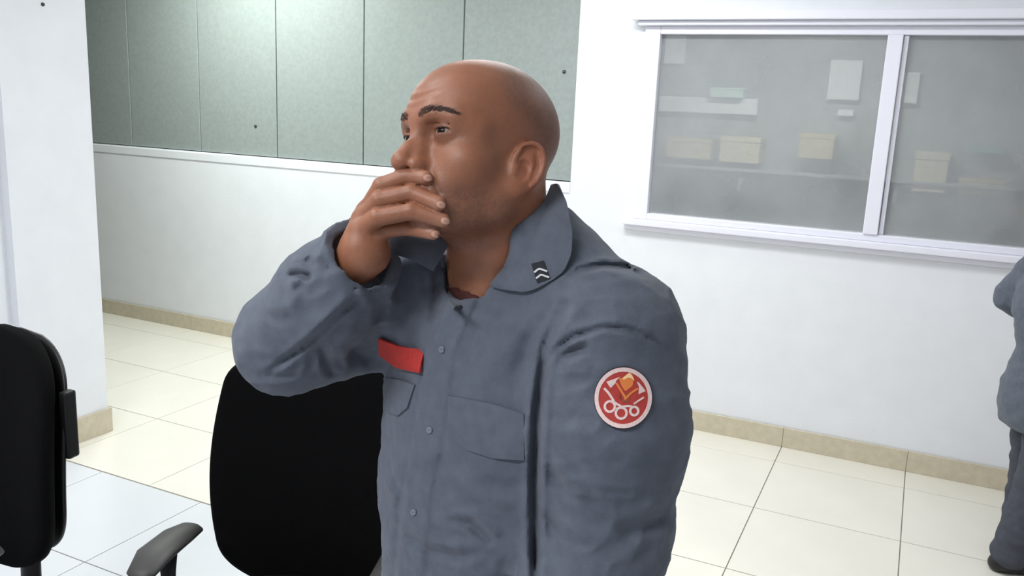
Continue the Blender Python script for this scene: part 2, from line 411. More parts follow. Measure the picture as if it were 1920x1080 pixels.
def outline(W, bot, top):
    def f(t):
        v = W/2*(0.86+0.16*math.sin(PI*min(1, max(0, (1-t)*0.95+0.02)))) 
        if t < bot: v *= math.sqrt(max(0.0, 1-((bot-t)/bot)**2.3))*0.96+0.04
        if t > 1-top: v *= math.sqrt(max(0.0, 1-((t-1+top)/top)**2.5))*0.97+0.03
        return v
    return f
def office_chair(loc, rz, label, W=0.50, BH=0.60, z0=0.48, arms=(-1, 1), armdx=0.29, armz=0.69, top=0.24, bot=0.30, bracket=False):
    """local +y is the way a sitter faces"""
    r = empty('office_chair', loc, rz); tag(r, label, 'chair', 'black office chairs')
    cv = lambda x, t: -0.30+0.22*x*x/(W*W)-0.05*t+0.03*math.sin(PI*t)
    me = cushion(W, BH, 0.075, outline(W, bot, top), cv)
    b = link('backrest', me, M_fab, r); b.location = (0, 0, z0)
    me2 = cushion(W*0.97, BH*0.94, 0.03, outline(W*0.97, bot, top), lambda x, t: cv(x, t)-0.05)
    s = link('back_shell', me2, M_pl, r); s.location = (0, 0, z0+0.018)
    seat = cushion(0.50, 0.50, 0.085, outline(0.5, 0.2, 0.25), lambda x, t: 0.0)
    so = link('seat', seat, M_fab, r); so.rotation_euler = (-PI/2, 0, 0); so.location = (0, -0.26, 0.47)
    link('back_bar', tube([(0, -0.10, 0.40), (0, -0.32, 0.40), (0, -0.375, 0.47), (0, -0.385, 0.72)], [0.032]*4, 10, flat=0.5), M_pl, r)
    for sx in arms:
        a = link('armrest', tube([(sx*armdx, 0.15, armz), (sx*armdx, 0.13, armz+0.004), (sx*(armdx+0.012), 0.05, armz+0.008), (sx*(armdx+0.008), -0.05, armz+0.004), (sx*armdx, -0.10, armz), (sx*armdx, -0.115, armz)], [0.012, 0.034, 0.046, 0.044, 0.034, 0.012], 18, flat=0.38), M_arm, r)
        link('arm_post', tube([(sx*(armdx+0.01), 0.0, armz-0.01), (sx*(armdx+0.015), -0.01, 0.50), (sx*(armdx-0.02), -0.01, 0.42), (sx*0.12, -0.01, 0.405)], [0.024, 0.026, 0.026, 0.022], 12, flat=0.6), M_pl, r)
    if bracket: link('side_bracket', bx((-W/2-0.004, -0.335, 0.88), (-W/2+0.02, -0.30, 1.05), 0.006), M_pl, r)
    link('seat_plate', bx((-0.14, -0.16, 0.385), (0.14, 0.16, 0.425), 0.01), M_pl, r)
    link('gas_column', tube([(0, 0, 0.10), (0, 0, 0.25), (0, 0, 0.25), (0, 0, 0.39)], [0.03, 0.03, 0.018, 0.018], 14), M_steel, r)
    base = link('base_hub', tube([(0, 0, 0.065), (0, 0, 0.12)], [0.055, 0.045], 16), M_pl, r)
    for k in range(5):
        a = 2*PI*k/5+0.3; c, s2 = math.cos(a), math.sin(a)
        link('base_leg', tube([(0.03*c, 0.03*s2, 0.095), (0.18*c, 0.18*s2, 0.085), (0.29*c, 0.29*s2, 0.07)], [0.028, 0.023, 0.017], 10, flat=0.7), M_pl, r)
        cs = link('caster', tube([(0.29*c-0.022*s2, 0.29*s2+0.022*c, 0.028), (0.29*c-0.020*s2, 0.29*s2+0.020*c, 0.028), (0.29*c+0.020*s2, 0.29*s2-0.020*c, 0.028), (0.29*c+0.022*s2, 0.29*s2-0.022*c, 0.028)], [0.022, 0.028, 0.028, 0.022], 14), M_pl, r)
    return r
def atdepth(px, py, dep):
    return np.array([0, 0, CAM_H])+(FWD+RIGHT*((px-960)/FPX)-UP*((py-540)/FPX))*dep
def chair_at(px, dep, rz, label, off=-0.32, **k):
    """put the middle of the backrest on the sight line px at that depth"""
    p = atdepth(px, 820, dep); d = Vector((-math.sin(rz), math.cos(rz), 0))
    return office_chair((p[0]-d.x*off, p[1]-d.y*off, 0.0), rz, label, **k)
look = lambda a: math.atan2(-RIGHT[1], RIGHT[0])*0+PI+a   # 180 degrees: facing the camera side of the room
cam_yaw = -YAW                                            # rotation that makes local +y run away from the camera
chair_at(608, 2.30, cam_yaw+PI-0.12, 'black office chair with padded back and armrest, behind the man\'s raised elbow', W=0.56, BH=0.70, z0=0.42, armdx=0.27, top=0.15, bot=0.24)
chair_at(2, 2.15, cam_yaw+PI-0.3, 'black office chair cut by the left edge, beside the white pier', W=0.46, BH=0.62, z0=0.56, armz=0.74, armdx=0.2, bracket=True)

# ================================================================== THE PERSON AT THE RIGHT EDGE (seen from behind and the side)
M_shirt = mat('grey_blue_twill', lin(91, 97, 109), 0.85, noise=0.10, nscale=60, bump=0.5, bscale=700, spec=0.25, sheen=0.1)
M_trou = mat('dark_grey_twill', lin(72, 75, 84), 0.85, noise=0.12, nscale=40, bump=0.4, bscale=600, spec=0.25)
M_boot = mat('black_leather', lin(20, 20, 22), 0.4)
M_skin2 = mat('brown_skin', lin(150, 98, 72), 0.55, noise=0.08, nscale=40)
def person2(base, rz):
    """local cm: x is the way the person faces, y to the left, z up"""
    r = empty('person', base, rz); tag(r, 'person in grey-blue shirt and trousers at the right edge, turned away', 'person')
    L = 10.0
    def trousers(p):
        d = ell(p, (0, 0, 74), (13, 17, 14))
        for s in (-1, 1):
            d = smin(d, chain(p, [(0, s*8.5, 70), (1+s*3, s*9, 40), (-2+s*5.5, s*9, 8)], [9.6, 7.6, 7.4], 3), 4)
        d = d+0.5*vnoise(p/np.array([6, 6, 3.0]), 5)+0.7*vnoise(p/np.array([9, 9, 4.0]), 6)*np.clip((30-p[:, 2])/20, 0, 1)
        d = smax(d, 3.2-p[:, 2], 1.0); return smax(d, p[:, 2]-82, 1.0)
    def shirt(p):
        d = ell(p, (-1.5, 0, 70), (14.8, 19, 20))
        d = smin(d, seg(p, (0.5, 0, 80), (-1, 0, 108), 12.5, 14), 7)
        d = smin(d, ell(p, (-2, 0, 110), (13, 20, 17)), 6)
        for s in (-1, 1):
            d = smin(d, chain(p, [(-2, s*18, 122), (-9, s*22, 108), (10, s*20, 96)], [7.4, 6.6, 5.4], 2), 3)
        d = d+0.55*vnoise(p/np.array([7, 7, 3.5]), 7)+0.3*vnoise(p/3.0, 8)
        d = smax(d, 60.5+0.12*p[:, 0]-p[:, 2], 0.8); return smax(d, p[:, 2]-130, 1.0)
    def body(p):
        d = ell(p, (0, 0, 143), (9.5, 7.4, 11)); d = smin(d, ell(p, (4, 0, 138), (5.5, 5.5, 8)), 3)
        d = smin(d, ell(p, (9.6, 0, 140), (1.6, 1.3, 2)), 1.2)
        for s in (-1, 1):
            d = smin(d, ell(p, (-0.5, s*7.4, 140), (2, 0.9, 3)), 0.8)
            d = smin(d, chain(p, [(10, s*20, 96), (21, s*12, 92)], [4.2, 3.0], 1), 1)
            d = smin(d, ell(p, (26, s*8, 92), (4.6, 3.6, 1.8)), 1.5)
            for k in range(4): d = smin(d, chain(p, [(28, s*(9.5-k*1.6), 92-k*0.6), (32-k*0.4, s*(7.5-k*1.6), 91-k), (33-k*0.6, s*(5-k*1.4), 88.5-k)], [0.95, 0.85, 0.7]), 0.5)
            d = smin(d, chain(p, [(25, s*9, 94), (28, s*6.5, 96), (30, s*4.5, 95.6)], [1.1, 1.0, 0.8]), 0.6)
        d = smin(d, seg(p, (-1, 0, 134), (-2, 0, 118), 5.6, 6.6), 3)
        d = smin(d, ell(p, (-2, 0, 105), (9, 15, 22)), 4); d = smin(d, seg(p, (0, 0, 90), (0, 0, 76), 9, 9), 4)
        for s in (-1, 1): d = smin(d, chain(p, [(-2, s*16, 117), (-8, s*20, 108), (10, s*20, 96)], [4, 3.6, 3.6], 2), 3)
        for s in (-1, 1): d = smin(d, chain(p, [(0, s*8, 74), (1+s*3, s*9, 40), (-2+s*5.5, s*9, 10)], [6, 5, 4], 2), 3)
        return d
    for nm, fn, lo, hi, h, mm in (('body', body, (-18, -30, 4), (38, 30, 158), 0.8, M_skin2), ('shirt', shirt, (-26, -34, 56), (24, 34, 134), 0.75, M_shirt), ('trousers', trousers, (-24, -24, 1), (26, 24, 86), 0.75, M_trou)):
        V, F = polygonise(fn, lo, hi, h); link(nm, npmesh(nm, V/100, F), mm, r)
    for s in (-1, 1):
        def boot(p):
            d = chain(p, [(-6+s*5.5, s*9, 3.2), (8+s*5.5, s*9.5, 2.8), (17+s*5.5, s*10, 2.6)], [3.9, 4.0, 3.4], 2); d = smin(d, seg(p, (-3+s*5.5, s*9, 4), (-2+s*5.5, s*9, 14), 4.4, 4.4), 2)
            return smax(d, 0.0-p[:, 2], 0.3)
        V, F = polygonise(boot, (-22, s*9-8, -1), (34, s*9+8, 20), 0.7); b = link('boot', npmesh('boot', V/100, F), M_boot, r)
    def hairf(p): return smax(ell(p, (-0.6, 0, 144), (9.7, 7.8, 11)), np.maximum(p[:, 0]*0.8-(p[:, 2]-140)*0.9-2.0, 0)+0*p[:, 0]-0.0+(136-p[:, 2]), 0.5)
    V, F = polygonise(hairf, (-14, -12, 128), (14, 12, 160), 0.6); link('hair', npmesh('hair', V/100, F), mat('short_black_hair', lin(22, 18, 17), 0.8, bump=0.6, bscale=400), r)
    return r
q = onp = np.array([0, 0, CAM_H])
hp = atdepth(1897, 1060, 1.0)-np.array([0, 0, CAM_H]); hp = hp*(CAM_H/-hp[2])
rz2 = cam_yaw-0.10                       # facing to the right of the picture
person2((hp[0]+0.02, hp[1]+0.05, 0.0), rz2)

# ================================================================== THE MAN WITH HIS HAND OVER HIS MOUTH
# Worked in centimetres in a frame that stands beside him: u to the right, v up, w toward the camera.
DEP = 110.0
ORG = np.array([0, 0, CAM_H])*100+FWD*DEP
AX = np.stack([RIGHT, UP, -FWD])                    # rows: u, v, w in the room
def to_room(V): return (ORG+np.asarray(V, float)@AX)/100.0
def from_room(P): return (np.asarray(P, float)*100-ORG)@AX.T
KPX = FPX/DEP
def pt(px, py, wz=0.0):
    s = (1-wz/DEP)/KPX; return np.array([(px-960)*s, (540-py)*s, wz])
def topx(p):
    s = KPX/(1-p[:, 2]/DEP); return 960+p[:, 0]*s, 540-p[:, 1]*s
UPV = AX@np.array([0, 0, 1.0])                      # true vertical in this frame

# ---- head frame
TH, PH, HS = math.radians(51), math.radians(9), 1.09
F0 = np.array([-math.sin(TH), 0, math.cos(TH)]); L0 = np.array([math.cos(TH), 0, math.sin(TH)]); U0 = np.array([0, 1.0, 0])
HF = math.cos(PH)*F0+math.sin(PH)*U0; HU = -math.sin(PH)*F0+math.cos(PH)*U0; HL = L0
EYE_L = np.array([3.25, 8.2, 0.0])
RH = np.stack([HL, HF, HU])                         # local -> frame: p = q @ RH * HS + HO
_e = EYE_L@RH*HS
HO = pt(826, 246, _e[2])-_e
def h2f(q): return np.asarray(q, float)@RH*HS+HO
def f2h(p): return (p-HO)@RH.T/HS

def lids(q, s):
    c = np.array([s*3.25, 7.25, 0.0])
    shell = nrm(q-c)-1.42
    r = q-c
    a = math.radians(18)*s                           # the eye opens forward and a little outward
    x = (r[:, 0]*math.cos(a)-r[:, 1]*math.sin(a)); y = r[:, 0]*math.sin(a)+r[:, 1]*math.cos(a); z = r[:, 2]-0.02
    zz = np.where(z > 0, z/0.28, z/0.27)
    slit = np.maximum((np.sqrt((x/1.22)**2+zz**2)-1)*0.34, 0.35-y)
    return smax(shell, -slit, 0.12)

def head(p):
    q = f2h(p); qa = q.copy(); qa[:, 0] = np.abs(q[:, 0])
    d = ell(q, (0, -0.6, 3.3), (7.5, 9.1, 7.7))
    d = smin(d, ell(q, (0, 3.9, 3.3), (6.6, 5.6, 5.6)), 2.2)
    d = smin(d, ell(q, (0, 2.3, -3.6), (6.2, 6.0, 6.4)), 2.5)
    d = smin(d, ell(q, (0, 2.4, -6.6), (5.5, 5.7, 3.6)), 2.0)
    d = smin(d, ell(q, (0, 5.8, -6.3), (3.8, 3.3, 3.2)), 2.0)
    d = smin(d, ell(qa, (0.6, 7.2, -9.0), (2.4, 1.8, 1.6)), 1.8)
    d = smin(d, chain(qa, [(1.5, 6.6, -9.1), (5.1, 0.6, -7.2), (6.0, -0.9, -3.2)], [1.7, 1.6, 1.5], 1.0), 1.8)
    d = smin(d, ell(qa, (4.3, 4.9, -2.9), (2.4, 2.4, 2.2)), 2.2)
    # brow ridge and sockets
    d = smin(d, chain(qa, [(0.0, 8.75, 1.5), (2.2, 8.6, 1.75), (4.4, 7.1, 1.6), (5.4, 5.0, 0.9)], [0.85, 0.95, 0.95, 1.0], 0.5), 1.8)
    d = smax(d, -ell(qa, (3.1, 9.3, -0.15), (1.9, 1.7, 1.05)), 1.0)
    # nose
    n = chain(q, [(0, 8.6, 1.2), (0, 8.95, -0.3), (0, 10.0, -2.3), (0, 10.5, -3.3)], [0.75, 0.62, 0.85, 1.1], 0.6)
    n = smin(n, ell(qa, (1.45, 9.35, -3.9), (0.85, 1.15, 0.85)), 0.7)
    n = smin(n, ell(q, (0, 10.75, -3.75), (1.15, 1.0, 0.95)), 0.5)
    n = smin(n, ell(qa, (0.75, 9.0, -2.7), (0.9, 1.0, 1.7)), 0.6)
    d = smin(d, n, 1.1)
    d = smax(d, -ell(qa, (0.82, 10.15, -4.75), (0.42, 0.75, 0.55)), 0.25)
    d = smax(d, -seg(qa, (2.7, 8.7, -4.3), (3.7, 7.6, -6.8), 0.08, 0.06), 0.7)
    # eyelids
    for s in (-1, 1): d = smin(d, lids(q, s), 0.5)
    d = smax(d, -seg(qa, (2.0, 8.85, 0.78), (4.5, 7.9, 0.75), 0.06, 0.05), 0.3)
    # lips
    d = smin(d, ell(q, (0, 8.75, -6.5), (2.5, 0.9, 0.55)), 0.5); d = smin(d, ell(q, (0, 8.6, -7.5), (2.2, 0.95, 0.6)), 0.5)
    d = smax(d, -seg(qa, (0, 9.75, -7.0), (2.6, 8.6, -7.0), 0.12), 0.25)
    # temples and cheek hollow
    d = d+0.12*np.exp(-(((qa-np.array([6.6, 4.6, 2.0]))/np.array([2, 2.2, 2.2]))**2).sum(1))
    d = d+0.06*np.exp(-(((qa-np.array([6.0, 3.2, -6.0]))/np.array([2, 2.0, 2.0]))**2).sum(1))
    # forehead furrows
    d = d+0.05*np.sin((q[:, 2]-0.06*q[:, 0]**2)*5.2)*np.exp(-((q[:, 2]-4.0)/1.4)**2)*np.clip((q[:, 1]-5.5)/2, 0, 1)*np.exp(-(q[:, 0]/4.0)**2)
    # ears
    e = qa-np.array([7.15, -1.0, -2.5])
    ca, sa = math.cos(0.42), math.sin(0.42)          # flare: the rear edge stands off the skull
    ex = e[:, 0]*ca+e[:, 1]*sa; ey = -e[:, 0]*sa+e[:, 1]*ca
    cb, sb = math.cos(0.16), math.sin(0.16)          # the ear leans back
    ez = e[:, 2]*cb+ey*-sb; ey = ey*cb+e[:, 2]*sb
    E3 = np.stack([ex, ey, ez], 1)
    ear = ell(E3, (0.05, -0.25, 0.35), (0.55, 1.75, 2.75))
    ear = smin(ear, ell(E3, (0.1, 0.35, -2.3), (0.5, 0.95, 1.0)), 0.6)
    ang = np.linspace(-0.6, 4.1, 13)
    rim = [(0.45+0.12*math.sin(a), -0.2+1.72*math.cos(a), 0.55+2.55*math.sin(a)) for a in ang]
    ear = smin(ear, chain(E3, rim, [0.28]*len(rim)), 0.25)
    ear = smax(ear, -ell(E3, (0.70, 0.30, -0.25), (1.0, 0.92, 1.35)), 0.25)
    ear = smax(ear, -chain(E3, [(0.62, 0.8, 2.15), (0.62, -0.6, 2.35), (0.62, -1.15, 1.0), (0.62, -1.0, -0.6)], [0.22, 0.25, 0.25, 0.2]), 0.3)
    ear = smin(ear, ell(E3, (0.35, 1.15, -0.3), (0.4, 0.35, 0.6)), 0.3)
    d = smin(d, ear, 0.6)
    return d*HS

# ---- torso frame
TT = math.radians(48)
TU = UPV.copy()
TF = np.array([-math.sin(TT), 0, math.cos(TT)]); TF = TF-TU*(TF@TU); TF /= np.linalg.norm(TF)
TL = np.cross(TU, TF)
NECK = pt(934, 515, -5.0)
def tor(l, f_, u): return NECK+TL*l+TF*f_+TU*u       # left, forward, up (cm from the base of the neck)
def f2t(p): r = p-NECK; return np.stack([r@TL, r@TF, r@TU], 1)
SH_L, SH_R = pt(1146, 640, 7.0), tor(-18, 1, -7)
EL_L, WR_L = pt(1135, 985, 3.0), pt(1020, 1330, 12.0)
EL_R, WR_R = pt(545, 636, -8.0), pt(694, 462, 4.5)

def neck(p):
    d = seg(p, h2f((0, -2.8, -4.5)), tor(-0.3, -1.2, -3), 6.6, 7.5)
    d = smin(d, seg(p, tor(0, -2, -2), tor(11, -3, -8), 4.5, 4.0), 4)
    a, b = h2f((4.6, -3.2, -5.5)), tor(2.0, 5.0, -4.5)   # neck muscle from behind the ear to the collar bone
    d = smin(d, seg(p, a, b, 1.7, 1.5), 2.0)
    return d

# ---- the hand: joints given along the picture, depth from the face they lie on
def face_w(px, py):
    ws = np.arange(18, -12, -0.1); P = np.array([pt(px, py, x) for x in ws]); dd = head(P)
    k = np.argmax(dd < 0); return ws[k] if (dd < 0).any() else None
FING = {  # name: joint pixels from knuckle to tip, radii
    'index':  ([(688, 396), (716, 349), (762, 331), (797, 333)], [1.16, 1.12, 1.02, 0.86]),
    'middle': ([(680, 412), (712, 376), (772, 362), (822, 382)], [1.20, 1.16, 1.06, 0.90]),
    'ring':   ([(676, 430), (708, 408), (772, 396), (830, 413)], [1.16, 1.10, 1.02, 0.88]),
    'little': ([(676, 446), (712, 433), (764, 428), (812, 438)], [1.05, 0.96, 0.88, 0.76]),
}
JO = {}
for nme, (pp, rr) in FING.items():
    wtip = face_w(*pp[3]); wmid = face_w(*pp[2])
    wtip = 7.0 if wtip is None else wtip; wmid = wtip-1.0 if wmid is None else wmid
    wmid = max(wmid, wtip-1.5)
    ws = [wmid-2.2, wmid+0.0, wmid+rr[2]*0.62, wtip+rr[3]*0.5]
    JO[nme] = [pt(x, y, z) for (x, y), z in zip(pp, ws)]
HB = pt(684, 470, 5.0)                               # wrist
def hand(p):
    d = None
    for nme, (pp, rr) in FING.items():
        j = JO[nme]
        f = chain(p, j, rr, 0.25)
        f = np.minimum(f, nrm(p-j[1])-rr[1]*1.06)
        d = f if d is None else smin(d, f, 0.16)
    pal = None
    for k, nme in enumerate(('index', 'middle', 'ring', 'little')):
        st = HB+np.array([(-0.8, 0.9, 0.3), (-0.3, 0.4, 0.5), (0.3, -0.2, 0.4), (1.0, -0.8, 0.0)][k])
        c = seg(p, st, JO[nme][0], 1.75, 1.18)
        pal = c if pal is None else smin(pal, c, 1.0)
        pal = smin(pal, nrm(p-JO[nme][0])-1.22, 0.5)
    d = smin(d, pal, 0.55)
    # heel of the hand and the thumb, on the far side against the other cheek
    d = smin(d, seg(p, HB+np.array([0.6, 0.2, -0.8]), JO['index'][0]+np.array([1.0, -1.2, -3.0]), 2.0, 1.6), 1.0)
    d = smin(d, chain(p, [HB+np.array([1.0, 1.0, -2.4]), pt(712, 405, -1.0), pt(738, 352, -0.5), pt(752, 322, 0.5)], [1.5, 1.2, 1.0, 0.8], 0.4), 0.8)
    d = smin(d, seg(p, HB, WR_R+(EL_R-WR_R)*0.35, 2.75, 3.3), 1.6)
    return d
def skin(p):
    hd = smin(head(p), neck(p), 2.2)
    return np.minimum(hd, hand(p))

man = empty('person', tuple(to_room([tor(0, 0, -150)])[0]*np.array([1, 1, 0]))); tag(man, 'bald man in grey uniform shirt holding one hand over his mouth', 'person')
MO = np.array(man.location)
def mlink(name, V, F, mats, parent=man, colors=None, smooth=True):
    return link(name, npmesh(name, to_room(V)-MO, np.asarray(F), smooth, colors), mats, parent)

lo = pt(640, 600, 0)-np.array([4, 3, 18]); hi = pt(1075, 95, 0)+np.array([3, 2, 18])
lo[2], hi[2] = -20, 16
SV, SF = polygonise(skin, lo, hi, 0.17)
# the body under the clothes, joined to the same mesh
def inner(p):
    t = f2t(p)
    d = ell(t, (0, -1, -24), (15.5, 9.5, 23)); d = smin(d, ell(t, (0, -1, -56), (15, 10, 18)), 6)
    d = smin(d, neck(p), 3)
    for a, b, c in ((SH_L, EL_L, WR_L), (SH_R, EL_R, WR_R)): d = smin(d, chain(p, [a, b, c], [4.8, 4.0, 3.0], 2), 4)
    return d
IV, IF = polygonise(inner, (-46, -75, -45), (30, 2, 26), 1.0)
# left hand below the frame
def lhand(p):
    dr = (WR_L-EL_L)/np.linalg.norm(WR_L-EL_L); sd = np.cross(dr, TL); sd /= np.linalg.norm(sd)
    d = seg(p, WR_L, WR_L+dr*8, 3.0, 2.6)
    for k in range(4):
        b = WR_L+dr*8+sd*(k-1.5)*1.9; l = (6.5, 7.4, 7.0, 5.6)[k]
        d = smin(d, chain(p, [b, b+dr*l*0.55-TL*0.6, b+dr*l-TL*2.0], [0.98, 0.88, 0.74]), 0.5)
    b = WR_L+dr*3-sd*2.4
    return smin(d, chain(p, [b, b+dr*4-sd*2.2, b+dr*7-sd*2.6-TL*0.6], [1.3, 1.05, 0.85]), 0.8)
LV, LF = polygonise(lhand, WR_L-18, WR_L+18, 0.4)
AV = np.concatenate([SV, IV, LV]); AF = np.concatenate([SF, IF+len(SV), LF+len(SV)+len(IV)])
# colour of the skin
base = np.array(lin(146, 95, 70)[:3])
q = f2h(SV); isface = head(SV) < hand(SV)
colr = np.tile(base, (len(SV), 1))
nz = vnoise(SV/1.3, 3)*0.5+vnoise(SV/0.5, 4)*0.5
colr *= (1+0.11*nz)[:, None]
ss = lambda x, a, b: np.clip((x-a)/(b-a), 0, 1)**2*(3-2*np.clip((x-a)/(b-a), 0, 1))
scalp = ss(q[:, 2]-0.55*q[:, 1], 1.0, 4.5)*ss(-q[:, 1], -4.5, -1.0)*isface*ss(q[:, 2], -5, -1.5)
colr *= (1-scalp[:, None]*np.array([0.42, 0.36, 0.28])*(0.85+0.3*vnoise(SV/0.3, 12))[:, None])
beard = ss(-q[:, 2], 4.6, 6.6)*ss(q[:, 1], -1.5, 1.5)*isface*(1-ss(-q[:, 2], 11, 13))
colr *= (1-beard[:, None]*np.array([0.40, 0.36, 0.30])*(0.8+0.4*vnoise(SV/0.25, 9))[:, None])
lip = np.exp(-(q[:, 0]/2.4)**4-((q[:, 2]+7.0)/1.0)**4)*isface*(q[:, 1] > 7)
colr = colr*(1-lip[:, None])+np.array(lin(140, 78, 68)[:3])*lip[:, None]
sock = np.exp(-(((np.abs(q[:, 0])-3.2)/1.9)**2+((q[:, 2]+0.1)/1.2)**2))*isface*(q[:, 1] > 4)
colr *= (1-0.36*sock[:, None])  # skin colour darkened around both eye sockets
earm = np.exp(-(((np.abs(q[:, 0])-7.6)/1.2)**2+((q[:, 1]+2.0)/2.6)**4+((q[:, 2]+2.4)/3.4)**4))*isface
colr *= 1+earm[:, None]*np.array([0.10, 0.0, 0.02])
for nme, (pp, rr) in FING.items():                    # paler fingertips
    t = np.exp(-(nrm(SV-JO[nme][3])/1.0)**2)*(~isface); colr = colr*(1-0.35*t[:, None])+np.array(lin(214, 164, 142)[:3])*0.35*t[:, None]
    for jn in (1, 2): t = np.exp(-(nrm(SV-JO[nme][jn])/0.8)**2)*(~isface); colr *= (1-0.12*t[:, None])
allc = np.concatenate([colr, np.tile(base, (len(IV)+len(LV), 1))])
M_skin = mat('brown_skin_fine', lin(172, 112, 82), 0.48, bump=0.18, bscale=420, attr='pigment', sub=0.12, spec=0.45)
body = mlink('body', AV, AF, M_skin, colors=np.clip(allc, 0, 1))

# eyes
M_eye = bpy.data.materials.new('eyeball'); M_eye.use_nodes = True
nt = M_eye.node_tree; bs = nt.nodes['Principled BSDF']; bs.inputs['Roughness'].default_value = 0.25; bs.inputs['Specular IOR Level'].default_value = 0.15
va = nt.nodes.new('ShaderNodeVertexColor'); va.layer_name = 'pigment'; nt.links.new(va.outputs[0], bs.inputs['Base Color'])
for s in (-1, 1):
    n, k = 40, 48; V = []; C = []; Fq = []
    g = np.array([0.30, 1.0, 0.0]); g /= np.linalg.norm(g)      # gaze, in the head frame: ahead and a little to the far side
    a = np.cross(g, (0, 0, 1.0)); a /= np.linalg.norm(a); b = np.cross(a, g)
    for i in range(n+1):
        ph = PI*i/n
        for j in range(k):
            t = 2*PI*j/k; rr = 1.27+(0.06 if ph < 0.45 else 0)*math.cos(ph/0.45*PI/2)
            V.append(np.array([s*3.25, 7.25, 0.0])+(g*math.cos(ph)+(a*math.cos(t)+b*math.sin(t))*math.sin(ph))*rr)
            C.append(lin(12, 8, 8)[:3] if ph < 0.2 else (lin(30, 15, 9)[:3] if ph < 0.46 else lin(150, 132, 120)[:3]))
    for i in range(n):
        for j in range(k): Fq.append((i*k+j, i*k+(j+1) % k, (i+1)*k+(j+1) % k, (i+1)*k+j))
    mlink('eye', h2f(np.array(V)), np.array(Fq), M_eye, body, np.array(C))
# brows: a raised strip of short hair following the ridge
M_hair = mat('dark_brow_hair', lin(54, 36, 27), 0.8, bump=0.8, bscale=900, noise=0.3, nscale=500)
bvh_skin = None
def make_bvh(V, F): return BVHTree.FromPolygons([Vector(v) for v in V], [tuple(f) for f in F])
bvh_skin = make_bvh(SV, SF)
rb = np.random.default_rng(11)
def on_skin(q, dirv=None):
    c = h2f(np.array([q]))[0]; dv = -HF if dirv is None else dirv
    h = bvh_skin.ray_cast(Vector(c), Vector(dv))
    if h[0] is None: return None, None
    n_ = np.array(h[1]); return np.array(h[0]), (n_ if n_@dv < 0 else -n_)
for s in (-1, 1):
    V = []; Fq = []
    for i in range(330):                               # single short hairs
        t = rb.random()**0.9; hw = 0.46*(1-0.72*t**1.4)*(0.7+0.3*min(1, t*8))
        x = s*(1.0+4.5*t); z = 1.62+0.62*math.sin(PI*min(1, t*1.1)*0.6)-0.9*max(0, t-0.62)+hw*(rb.random()*2-1)
        p0, n0 = on_skin((x, 14.0, z))
        if p0 is None: continue
        dl = HL*s*(0.5+0.5*t)+HU*(0.75-1.05*t)+rb.normal(0, 0.18, 3); dl -= n0*(dl@n0); dl /= np.linalg.norm(dl)+1e-9
        sd = np.cross(dl, n0); ln = 0.42+0.3*rb.random(); wd = 0.030
        b0 = len(V)
        for k, (a_, h_) in enumerate(((0, -0.01), (0.5, 0.07), (1.0, 0.06))):
            for sg in (-1, 1): V.append(p0+dl*ln*a_+n0*h_+sd*sg*wd*(1-0.8*a_))
        Fq += [(b0, b0+1, b0+3, b0+2), (b0+2, b0+3, b0+5, b0+4)]
    mlink('eyebrow', np.array(V), np.array(Fq), M_hair, body)
    # upper lash line along the lid margin
    a = math.radians(18)*s; V = []; n_ = 15
    for i in range(n_):
        x = -1.12+2.24*i/(n_-1); z = 0.02+0.28*math.sqrt(max(0.0, 1-(x/1.22)**2))+0.02; y = math.sqrt(max(0.05, 1.45**2-x*x-z*z))
        V.append(np.array([s*3.25, 7.25, 0])+np.array([x*math.cos(a)+y*math.sin(a), -x*math.sin(a)+y*math.cos(a), z]))
    R_ = [0.015]+[0.055]*(n_-2)+[0.015]
    P_ = to_room(h2f(np.array(V)))-MO
    link('eyelashes', tube(P_, [r/100 for r in R_], 6, 'lash'), M_hair, body)

# ---- the uniform shirt
def poly2(px, py, poly):
    """signed distance in pixels to a polygon (negative inside)"""
    P = np.asarray(poly, float); d = np.full(len(px), 1e9); ins = np.zeros(len(px), bool)
    for i in range(len(P)):
        a, b = P[i], P[i-1]; e = b-a; t = np.clip(((px-a[0])*e[0]+(py-a[1])*e[1])/(e@e), 0, 1)
        d = np.minimum(d, np.hypot(px-a[0]-t*e[0], py-a[1]-t*e[1]))
        c = (a[1] > py) != (b[1] > py)
        ins ^= c & (px < (b[0]-a[0])*(py-a[1])/np.where(b[1] == a[1], 1e-9, b[1]-a[1])+a[0])
    return np.where(ins, -d, d)
def line2(px, py, pts):
    """distance to a polyline and how far along it (0..1) the nearest point lies"""
    d = np.full(len(px), 1e9); s = np.zeros(len(px)); P = np.asarray(pts, float); ls = np.hypot(*np.diff(P, axis=0).T); c0 = 0; tot = ls.sum()
    for i in range(len(pts)-1):
        a, b = P[i], P[i+1]; e = b-a
        t = np.clip(((px-a[0])*e[0]+(py-a[1])*e[1])/(e@e), 0, 1); dd = np.hypot(px-a[0]-t*e[0], py-a[1]-t*e[1])
        k = dd < d; d[k] = dd[k]; s[k] = ((c0+t*ls[i])/tot)[k]; c0 += ls[i]
    return d, s
